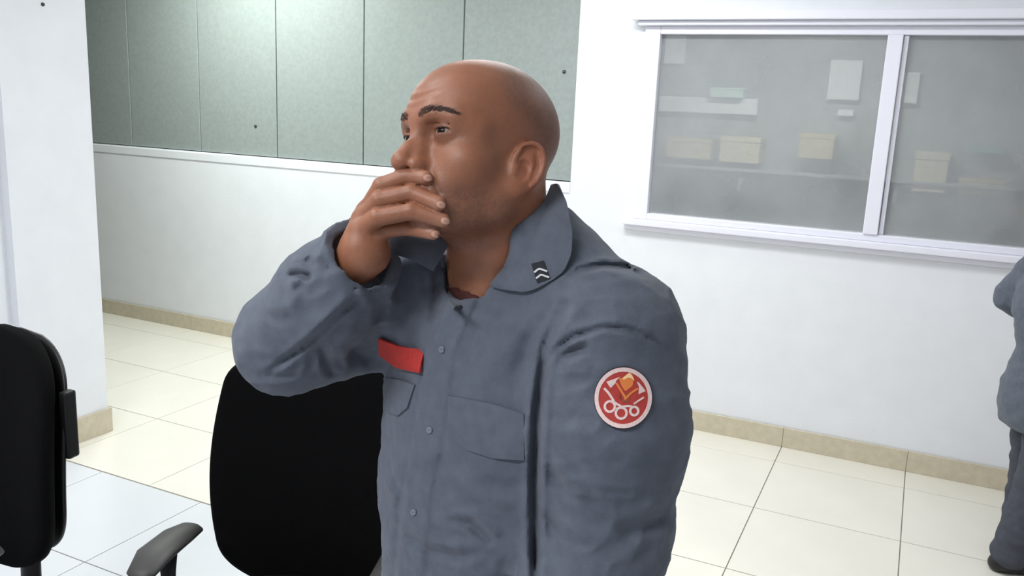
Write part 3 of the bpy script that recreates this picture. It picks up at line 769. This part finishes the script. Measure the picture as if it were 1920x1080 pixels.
# sewn folds and creases: (points along the fold, half width px, depth cm); negative depth is a ridge
FOLDS = [
    ([(541, 514), (585, 518)], 7, 1.1), ([(585, 518), (566, 532), (552, 545)], 8, 0.5), ([(574, 484), (590, 500)], 9, 0.7), ([(556, 480), (548, 500)], 13, -0.5),
    ([(540, 527), (552, 560), (544, 582)], 9, -0.35), ([(552, 590), (530, 600), (500, 588)], 10, 0.35),
    ([(676, 560), (637, 588), (593, 630), (545, 668), (500, 700)], 7, 1.0), ([(655, 600), (605, 645), (560, 690)], 14, 0.7), ([(660, 545), (610, 592), (560, 632)], 16, -0.5),
    ([(602, 645), (612, 680), (622, 706)], 9, 0.8), ([(640, 650), (652, 690), (640, 715)], 10, -0.5), ([(655, 655), (690, 672), (712, 668)], 12, 0.6),
    ([(484, 702), (515, 707), (560, 700)], 7, 0.45), ([(470, 668), (505, 676), (540, 665)], 8, 0.3), ([(575, 660), (566, 700)], 9, -0.4),
    ([(668, 545), (684, 558), (690, 575)], 9, -0.5), ([(640, 500), (620, 540), (590, 575)], 14, -0.25), ([(600, 520), (640, 555)], 12, 0.3),
    # armpit and sleeve head
    ([(1075, 556), (1046, 600), (1022, 646), (1014, 713), (1006, 790), (1003, 900), (1004, 1080), (1000, 1300)], 9, 1.25),
    ([(1060, 560), (1030, 610)], 16, 0.5), ([(1100, 560), (1060, 600)], 18, -0.35),
    ([(1043, 672), (1070, 662), (1104, 650)], 9, 0.9), ([(1050, 695), (1085, 680), (1110, 690)], 14, -0.35),
    ([(1030, 780), (1060, 790), (1095, 780)], 12, 0.3), ([(1022, 872), (1045, 905), (1072, 946)], 12, 0.5), ([(1040, 860), (1068, 895), (1098, 930)], 12, -0.35),
    ([(1018, 962), (1045, 1000), (1078, 1032)], 13, 0.55), ([(1035, 950), (1068, 985), (1105, 1015)], 13, -0.4), ([(1250, 960), (1215, 990), (1160, 1005)], 16, 0.7), ([(1262, 925), (1215, 950), (1170, 950)], 18, -0.4),
    ([(1190, 1040), (1230, 1030)], 14, 0.5), ([(1120, 860), (1180, 880), (1250, 860)], 22, 0.25), ([(1215, 760), (1270, 790)], 18, 0.25),
    # chest and belly
    ([(1010, 560), (960, 640), (905, 700)], 22, -0.35), ([(1040, 560), (990, 660), (960, 740)], 18, 0.35), ([(900, 600), (880, 680), (860, 740)], 18, 0.25),
    ([(839, 973), (882, 982), (926, 1022)], 9, 0.7), ([(845, 960), (890, 968), (935, 1005)], 11, -0.5), ([(759, 1000), (802, 1031), (860, 1045), (905, 1037)], 10, 0.6),
    ([(770, 985), (815, 1015), (870, 1028)], 11, -0.45), ([(768, 842), (800, 852), (835, 845)], 14, -0.4), ([(770, 880), (815, 895), (850, 930)], 14, 0.35), ([(900, 900), (950, 915), (1000, 900)], 16, 0.3),
    ([(740, 900), (752, 930), (745, 960)], 9, 0.5), ([(860, 880), (905, 930), (990, 960)], 20, -0.3), ([(780, 600), (772, 640), (790, 680)], 14, 0.3), ([(745, 480), (735, 540), (728, 610)], 14, -0.4), ([(770, 490), (757, 560), (750, 620)], 12, 0.4),
    ([(1022, 690), (1041, 656), (1077, 630), (1132, 613), (1181, 618), (1230, 640), (1260, 666)], 6, 0.75), ([(1062, 520), (1090, 505), (1132, 497), (1175, 502), (1210, 520)], 6, 0.6),
    ([(790, 520), (785, 570)], 10, -0.3), ([(820, 500), (818, 560), (800, 640)], 8, 0.45),
]
VNECK = [(826, 430), (960, 430), (938, 512), (862, 570), (850, 556), (836, 500)]
def lerpf(x, xs, ys): return np.interp(x, xs, ys)
CUFD = (WR_R-EL_R)/np.linalg.norm(WR_R-EL_R); CUFP = pt(672, 469, 3.4)
def shirt(p):
    t = f2t(p); l, f, u = t[:, 0], t[:, 1], t[:, 2]
    a = lerpf(u, [-75, -60, -42, -25, -8, 0], [18.5, 18.0, 17.6, 19, 20, 20]); b = lerpf(u, [-75, -60, -42, -25, -8, 0], [13, 13.2, 13.2, 13.0, 10.5, 9.5])
    d = (np.sqrt((l/a)**2+((f-0.5)/b)**2)-1)*b
    d = smax(d, (u+0.5+0.30*np.abs(l))*0.95, 7.0)
    d = smin(d, seg(p, pt(1000, 474, -2), pt(1146, 612, 4), 7.3, 7.4), 5.0)
    d = smin(d, seg(p, tor(0, -4, -4), SH_R, 7.5, 7.5), 5.0)
    d = smin(d, seg(p, pt(788, 512, -6), pt(768, 575, -8), 3.6, 6.5), 3.0)
    arm = chain(p, [pt(1146, 636, 7), pt(1150, 790, 6.5), EL_L, WR_L], [8.5, 8.8, 8.1, 6.3], 2.5)
    d = smin(d, arm, 3.5)
    mid = EL_R+(WR_R-EL_R)*0.5; end = WR_R+CUFD*3
    up = seg(p, SH_R, EL_R, 8.6, 7.3); fo = chain(p, [EL_R, mid, WR_R, end], [7.5, 6.7, 4.5, 4.1], 2.0)
    ar = smin(up, fo, 1.6)
    cu = (p-CUFP)@CUFD
    ar = smax(ar, cu, 0.15)
    ar = smax(ar, -np.maximum(seg(p, mid, end, 4.9, 3.5), -cu-1.6), 0.15)
    d = smin(d, ar, 2.2)
    # open neck
    px, py = topx(p)
    v = np.maximum(poly2(px, py, VNECK)/KPX, 1.0-f)
    d = smax(d, -v, 0.5)
    d = smax(d, -smin(neck(p), seg(p, h2f((0, -2.8, -4.5)), tor(0.6, 2.5, -6), 6.6, 5.0), 1.5)-0.25, 0.5)
    d = smax(d, -61-u, 1.0)
    # cloth
    n = 0.30*vnoise(p/np.array([7.0, 4.5, 7.0]), 21)+0.22*vnoise((p+0.6*vnoise(p/5, 2)[:, None])/np.array([3.6, 2.4, 3.6]), 22)+0.06*vnoise(p/1.3, 23)
    rg = vnoise((p+1.5*np.stack([vnoise(p/4, 41), vnoise(p/4, 42), vnoise(p/4, 43)], 1))/np.array([4.2, 2.6, 4.2]), 44); n = n-0.34*(1-np.abs(rg))**5*np.clip(0.5+vnoise(p/9, 45), 0, 1)
    d = d+n
    for pts, wd, dp in FOLDS:
        x0 = min(q[0] for q in pts)-wd*3; x1 = max(q[0] for q in pts)+wd*3; y0 = min(q[1] for q in pts)-wd*3; y1 = max(q[1] for q in pts)+wd*3
        k = np.nonzero((px > x0) & (px < x1) & (py > y0) & (py < y1))[0]
        if len(k):
            e, sp = line2(px[k], py[k], pts); e = e/wd
            d[k] += 1.0*dp*np.clip(4*sp*(1-sp), 0.0, 1)**0.5*(np.exp(-np.abs(e)**1.35)-0.38*np.exp(-(e-1.7)**2*1.4))
    # placket: a raised flat band down the front
    k = np.nonzero((px > 700) & (px < 900) & (py > 560))[0]
    if len(k):
        cx = np.interp(py[k], [560, 660, 800, 930, 1080, 1300], [868, 826, 806, 782, 768, 760]); e = (px[k]-cx)/26
        d[k] += -0.30/(1+np.exp((np.abs(e)-1)*22))*(f[k] > 2)+0.22*np.exp(-((e+1.12)*6)**2)*(f[k] > 2)
    return d
HV, HFc = polygonise(shirt, (-40, -66, -36), (27, 14, 22), 0.36, 2.2)
sh = mlink('shirt', HV, HFc, M_shirt)
bvh_sh = make_bvh(HV, HFc)
EYEW = np.array([0, 0, DEP])                         # where the camera stands, in this frame
def hit(px, py, both=True):
    d = pt(px, py, 0)-EYEW; d /= np.linalg.norm(d); best = None
    for b in ((bvh_sh, bvh_skin) if both else (bvh_sh,)):
        h = b.ray_cast(Vector(EYEW), Vector(d))
        if h[0] is not None and (best is None or h[3] < best[2]):
            n = np.array(h[1]); n = n if n@d < 0 else -n; best = (np.array(h[0]), n, h[3])
    return best
def smooth_grid(G, it):
    for _ in range(it):
        H2 = G.copy(); H2[1:-1, 1:-1] = (G[:-2, 1:-1]+G[2:, 1:-1]+G[1:-1, :-2]+G[1:-1, 2:])/4
        H2[0, 1:-1] = (G[0, :-2]+G[0, 2:]+2*G[1, 1:-1])/4; H2[-1, 1:-1] = (G[-1, :-2]+G[-1, 2:]+2*G[-2, 1:-1])/4
        H2[1:-1, 0] = (G[:-2, 0]+G[2:, 0]+2*G[1:-1, 1])/4; H2[1:-1, -1] = (G[:-2, -1]+G[2:, -1]+2*G[1:-1, -2])/4
        G = H2
    return G
def sheet(name, PX, off, thick, mats, parent, sm=6, both=False, lift=None, wf=None):
    """Cloth laid on the garment: PX is a grid of picture points; each is dropped on the cloth, raised and given a thickness."""
    PX = np.asarray(PX, float); n, k = PX.shape[:2]; Wd = np.zeros((n, k))
    for i in range(n if wf is None else 0):
        for j in range(k):
            h = hit(PX[i, j, 0], PX[i, j, 1], both); Wd[i, j] = h[0][2] if h else np.nan
    if wf is None and np.isnan(Wd).any(): Wd[np.isnan(Wd)] = np.nanmedian(Wd)
    Wd = smooth_grid(Wd, sm)
    if wf is not None: Wd = wf(PX)
    if lift is not None: Wd = Wd+lift
    P = np.array([[pt(PX[i, j, 0], PX[i, j, 1], Wd[i, j]) for j in range(k)] for i in range(n)])
    du = np.gradient(P, axis=0); dv = np.gradient(P, axis=1); N = np.cross(du, dv); N /= np.linalg.norm(N, axis=2)[..., None]+1e-9
    N[N[..., 2] < 0] *= -1
    top = P+N*(off+thick); bot = P+N*(off-0.15)
    V = np.concatenate([top.reshape(-1, 3), bot.reshape(-1, 3)]); m_ = n*k; F = []
    for i in range(n-1):
        for j in range(k-1):
            a = i*k+j; F.append((a, a+1, a+k+1, a+k)); F.append((m_+a, m_+a+k, m_+a+k+1, m_+a+1))
    for i in range(n-1):
        for j in (0, k-1): a = i*k+j; F.append((a, a+k, m_+a+k, m_+a))
    for j in range(k-1):
        for i in (0, n-1): a = i*k+j; F.append((a, a+1, m_+a+1, m_+a))
    o = mlink(name, V, np.array(F), mats, parent)
    md = o.modifiers.new('edges', 'EDGE_SPLIT'); md.split_angle = math.radians(50)
    return o
def wquad(pts, both=False, deg=2, trim=True):
    """a smooth surface (quadratic) through the cloth under these picture points"""
    P = []; 
    for x, y in pts:
        h = hit(x, y, both)
        if h: P.append((x, y, h[0][2]))
    P = np.array(P); c = P[:, :2].mean(0); s_ = P[:, :2].std()+1e-6
    def bas(X, Y):
        X = (X-c[0])/s_; Y = (Y-c[1])/s_; o = [np.ones_like(X), X, Y]
        if deg == 2: o += [X*X, X*Y, Y*Y]
        return np.stack(o, -1)
    k = np.ones(len(P), bool)
    for _ in range(3):
        co = np.linalg.lstsq(bas(P[k, 0], P[k, 1]), P[k, 2], rcond=None)[0]; e = bas(P[:, 0], P[:, 1])@co-P[:, 2]
        if not trim: break
        k = np.abs(e) < max(2.0*e[k].std(), 0.15)
    return lambda G: bas(G[..., 0], G[..., 1])@co
def resample(pts, n):
    P = np.asarray(pts, float); s = np.r_[0, np.cumsum(np.hypot(*np.diff(P, axis=0).T))]; t = np.linspace(0, s[-1], n)
    return np.stack([np.interp(t, s, P[:, 0]), np.interp(t, s, P[:, 1])], 1)
def between(A, B, n, k):
    A = resample(A, n); B = resample(B, n); t = np.linspace(0, 1, k)[None, :, None]; return A[:, None]*(1-t)+B[:, None]*t
def ellgrid(cx, cy, rx, ry, n=8, k=40, r0=0.0, rot=0.0):
    R = np.linspace(r0, 1, n); A = np.linspace(0, 2*PI, k)
    X = rx*R[:, None]*np.cos(A); Y = ry*R[:, None]*np.sin(A); c, s = math.cos(rot), math.sin(rot)
    return np.stack([cx+X*c-Y*s, cy+X*s+Y*c], -1)

# collar leaves
def curve_w(pts, both, n, deg=3):
    C = resample(pts, n); t = np.linspace(0, 1, n); w_ = np.array([(lambda h: h[0][2] if h else np.nan)(hit(x, y, both)) for x, y in C]); ok = ~np.isnan(w_)
    return np.polyval(np.polyfit(t[ok], w_[ok], deg), t)
def leaf(inner_, outer_, wi, wo, n, k, bulge, name='collar_leaf'):
    G_ = between(inner_, outer_, n, k); tq = np.linspace(0, 1, k)[None, :]
    W_ = wi[:, None]*(1-tq)+wo[:, None]*tq+bulge*np.sin(PI*tq)*np.sin(PI*np.linspace(0, 1, n))[:, None]
    return sheet(name, G_, 0.1, 0.26, M_shirt, sh, wf=lambda _: W_)
li = [(1036, 350), (1016, 396), (985, 447), (950, 500), (922, 532)]
lo_ = [(1048, 346), (1063, 380), (1074, 440), (1072, 478), (1058, 510), (1036, 526), (1008, 541), (986, 548), (955, 543), (924, 535)]
wo = curve_w(lo_[1:], False, 28, 3)+0.55
nn_ = 28; wi = np.interp(np.linspace(0, 1, nn_), [0, 0.3, 0.6, 1], [wo[0]+0.6, wo[0]+3.2, wo[0]+5.0, wo[-1]+0.5])
ski = []
for (x, y) in resample(li, nn_):
    d_ = pt(x, y, 0)-EYEW; h = bvh_skin.ray_cast(Vector(EYEW), Vector(d_/np.linalg.norm(d_))); ski.append(h[0][2] if h[0] is not None else np.nan)
ski = np.array(ski); ok_ = ~np.isnan(ski); t_ = np.linspace(0, 1, nn_)
wi = np.polyval(np.polyfit(t_[ok_], ski[ok_], 3), t_)+0.8
wi[-4:] = wi[-4:]*np.linspace(0.8, 0, 4)+wo[-4:]*np.linspace(0.2, 1, 4)
collar = leaf(li, lo_, wi, wo, nn_, 11, 0.9)
ri = [(716, 452), (766, 440), (800, 440), (848, 448)]
ro = [(724, 472), (772, 486), (798, 501), (813, 509)]
wb_ = hit(775, 530, False)[0][2]
leaf(ri, ro, np.linspace(wb_-0.5, wb_+0.8, 16), np.linspace(wb_+0.2, wb_+2.2, 16), 16, 8, 0.5)
# stand of the collar along the open front
fr = [(926, 531), (900, 548), (875, 563), (850, 580)]; C_ = resample(fr, 16)
def edge_band(C_, wpx, nm):
    T_ = np.gradient(C_, axis=0); N_ = np.stack([-T_[:, 1], T_[:, 0]], 1); N_ /= np.linalg.norm(N_, axis=1)[:, None]
    G_ = np.stack([C_+N_*wpx*a_ for a_ in (0.0, 0.33, 0.66, 1.0)], 1)
    return sheet(nm, G_, 0.05, 0.22, M_shirt, sh, wf=wquad(G_.reshape(-1, 2)))
edge_band(C_, 20, 'front_edge')
edge_band(resample([(851, 580), (838, 540), (829, 500), (826, 478)], 16), 14, 'front_edge')
# pocket flaps
fl_t = [(842, 742), (880, 748), (920, 756), (950, 765), (984, 776)]
fl_b = [(843, 790), (850, 822), (878, 843), (925, 858), (984, 861)]
G_ = between(fl_t, fl_b, 22, 10); pk = sheet('pocket_flap', G_, 0.12, 0.2, M_shirt, sh, wf=wquad(G_.reshape(-1, 2)))
G_ = between([(722, 708), (750, 712), (780, 722)], [(728, 772), (748, 780), (766, 764)], 12, 8); sheet('pocket_flap', G_, 0.10, 0.18, M_shirt, sh, wf=wquad(G_.reshape(-1, 2)))
# buttons
M_but = mat('grey_button', lin(112, 116, 128), 0.4)
for bxp, byp in ((829, 655), (806, 806), (776, 960)): sheet('button', ellgrid(bxp, byp, 5.5, 6), 0.05, 0.16, M_but, sh, 2)
# seam of the sleeve head and the yoke: sewn ridges
def ribbon(name, pts, wpx, off, th, m_, parent, n=24, sm=2, wf=None):
    C = resample(pts, n); T_ = np.gradient(C, axis=0); N_ = np.stack([-T_[:, 1], T_[:, 0]], 1); N_ /= np.linalg.norm(N_, axis=1)[:, None]
    return sheet(name, np.stack([C-N_*wpx/2, C, C+N_*wpx/2], 1), off, th, m_, parent, sm, wf=wf)
# name tape, red, on his right breast
M_red = mat('red_tape_cloth', lin(172, 44, 38), 0.8, noise=0.15, nscale=200)
M_red2 = mat('patch_red_cloth', lin(176, 58, 52), 0.8, noise=0.08, nscale=250, bump=0.3, bscale=900)
G_ = between([(714, 630), (750, 646), (797, 660)], [(716, 662), (748, 686), (793, 700)], 12, 6)
tape = sheet('name_tape', G_, 0.44, 0.14, M_red, sh, wf=wquad(G_.reshape(-1, 2)))
# rank tab on the collar
M_blk = mat('black_tab_cloth', lin(24, 27, 36), 0.8)
M_pale = mat('pale_embroidery', lin(226, 200, 196), 0.75, noise=0.08, nscale=300)
bvh_keep = bvh_sh
def rebvh(objs):
    V = [np.asarray(HV)]; F = [tuple(map(int, f)) for f in HFc]; n = len(HV)
    for o in objs:
        vv = np.array([v.co for v in o.data.vertices]); vv = from_room(vv+MO); V.append(vv)
        F += [tuple(i+n for i in q.vertices) for q in o.data.polygons]; n += len(vv)
    return BVHTree.FromPolygons([Vector(v) for v in np.concatenate(V)], F)
bvh_sh = rebvh([collar]); wtab = wquad([(x, y) for x in range(992, 1036, 5) for y in range(490, 532, 5)])
tab = sheet('rank_tab', between([(997, 495), (1020, 489)], [(1008, 531), (1032, 522)], 8, 8), 0.03, 0.10, M_blk, sh, wf=wtab)
M_thr = mat('white_thread', lin(206, 208, 212), 0.7)
for k in range(2):
    y = 511+k*11; x = 1003+k*3.5
    ribbon('chevron', [(x, y), (x+9, y-7), (x+24, y-2)], 3.2, 0.12, 0.08, M_thr, tab, 12, 1, wtab)
# sleeve badge: dark edge, pale ring, red field, crossed axes, flame and looped hose
bvh_sh = bvh_keep
CX, CY, RX, RY = 1168, 746, 54, 59
wbad = wquad([(x, y) for x in range(CX-50, CX+51, 10) for y in range(CY-54, CY+55, 10) if ((x-CX)/RX)**2+((y-CY)/RY)**2 < 1])
badge = sheet('sleeve_badge', ellgrid(CX, CY, RX, RY, 8, 56), 0.10, 0.16, M_blk, sh, wf=wbad)
sheet('badge_ring', ellgrid(CX, CY, RX-1.5, RY-1.5, 3, 64, 0.86), 0.18, 0.13, M_pale, badge, wf=wbad)
sheet('badge_field', ellgrid(CX, CY, RX*0.875, RY*0.875, 8, 56), 0.17, 0.11, M_red2, badge, wf=wbad)
M_gold = mat('orange_embroidery', lin(222, 128, 62), 0.75); M_yel = mat('yellow_embroidery', lin(248, 206, 150), 0.75)
M_rust = mat('rust_embroidery', lin(150, 72, 50), 0.8)
def B(x, y): return (1090+x*160/1080, 660+y*160/1080)      # marks read off an enlarged view of the badge
def em(name, pts, wd, m_, n=20): return ribbon(name, [B(*q) for q in pts], wd*160/1080, 0.24, 0.10, m_, badge, n, 8, wbad)
def blob(name, a, b, m_, n=12): return sheet(name, between([B(*q) for q in a], [B(*q) for q in b], n, 5), 0.22, 0.10, m_, badge, wf=wbad)
blob('torch_glow', [(470, 330), (500, 420), (545, 490)], [(660, 330), (640, 430), (560, 490)], M_gold)
blob('flame', [(512, 330), (548, 300), (600, 258), (632, 290)], [(530, 350), (580, 325), (620, 330), (664, 360)], M_yel)
em('axe_handle', [(440, 390), (500, 490), (560, 590)], 26, M_gold); em('axe_handle', [(705, 462), (620, 520), (540, 600)], 26, M_gold)
blob('axe_head', [(318, 372), (345, 420), (372, 455)], [(490, 312), (440, 360), (430, 392)], M_pale)
blob('axe_head', [(690, 372), (720, 440), (715, 535)], [(720, 390), (760, 440), (802, 495)], M_pale)
blob('torch_base', [(500, 520), (510, 590), (520, 640)], [(610, 520), (605, 590), (600, 640)], M_rust)
em('hose', [(290, 455), (340, 510), (380, 570), (420, 640), (500, 690)], 30, M_pale, 24); em('hose', [(780, 575), (710, 620), (655, 660)], 22, M_pale)
for cx_, cy_, r_ in ((362, 690, 62), (502, 775, 66), (662, 750, 50)):
    em('hose_loop', [(cx_+r_*math.cos(a), cy_+r_*1.08*math.sin(a)) for a in np.linspace(0, 2*PI, 28)], 30, M_pale, 36)
em('hose', [(440, 720), (520, 690), (600, 685), (660, 700)], 26, M_pale)
# undershirt in the neck opening
M_und = mat('dark_red_undershirt', lin(66, 27, 23), 0.85)
def under(p):
    t = f2t(p); d = np.minimum(ell(t, (0, -0.5, -24), (16.5, 10.6, 21)), neck(p)-0.4); d = smax(d, (t[:, 2]+7.1-0.9*t[:, 1])*0.7, 0.5); return smax(d, -40-t[:, 2], 1)
V_, F_ = polygonise(under, (-30, -45, -26), (22, 10, 16), 0.5); mlink('undershirt', V_, F_, M_und)
# trousers, belt and boots, below the frame
FLO = (NECK-from_room(np.array([[0, 0, 0.0]]))[0])@TU     # height of the neck base above the floor
def trs(p):
    t = f2t(p); d = ell(t, (0, 0, -66), (17.5, 12.8, 16))
    for s in (-1, 1): d = smin(d, chain(t, [(s*9, 0, -76), (s*10.5, 1.0, -FLO+48), (s*11.5, -1, -FLO+7)], [10, 8, 7.6], 3), 4)
    d = d+0.5*vnoise(p/4.0, 31); d = smax(d, t[:, 2]+58, 0.6); return smax(d, -FLO+4-t[:, 2], 0.6)
Pb = np.array([tor(x, y, z) for x in (-24, 24) for y in (-16, 18) for z in (-FLO-1, -55)])
V_, F_ = polygonise(trs, Pb.min(0)-3, Pb.max(0)+3, 1.0); mlink('trousers', V_, F_, M_trou)
for s in (-1, 1):
    def boot2(p):
        t = f2t(p); z = t[:, 2]+FLO; q = np.stack([t[:, 0]-s*11.5, t[:, 1], z], 1)
        d = chain(q, [(0, -5, 3.6), (0, 8, 3.2), (s*1.0, 18, 2.8)], [4.3, 4.4, 3.6], 2); d = smin(d, seg(q, (0, -2, 5), (0, -1, 18), 5, 5.2), 2)
        return smax(d, -z, 0.3)
    Pb = np.array([tor(s*11.5+x, y, z-FLO) for x in (-8, 8) for y in (-12, 26) for z in (-1, 26)])
    V_, F_ = polygonise(boot2, Pb.min(0)-1, Pb.max(0)+1, 0.9); mlink('boot', V_, F_, M_boot)
# finger nails
M_nail = mat('finger_nail', lin(214, 164, 144), 0.35)
for nme, (pp, rr) in FING.items():
    tip = np.array(pp[3], float); d2 = tip-np.array(pp[2], float); d2 /= np.linalg.norm(d2); n2 = np.array([-d2[1], d2[0]])
    c = tip+d2*5; bvh_sh, keep = bvh_skin, bvh_sh
    sheet('finger_nail', ellgrid(c[0], c[1], 8.5, 6.2, 5, 20, 0.0, math.atan2(d2[1], d2[0])), 0.01, 0.05, M_nail, body, 1); bvh_sh = keep
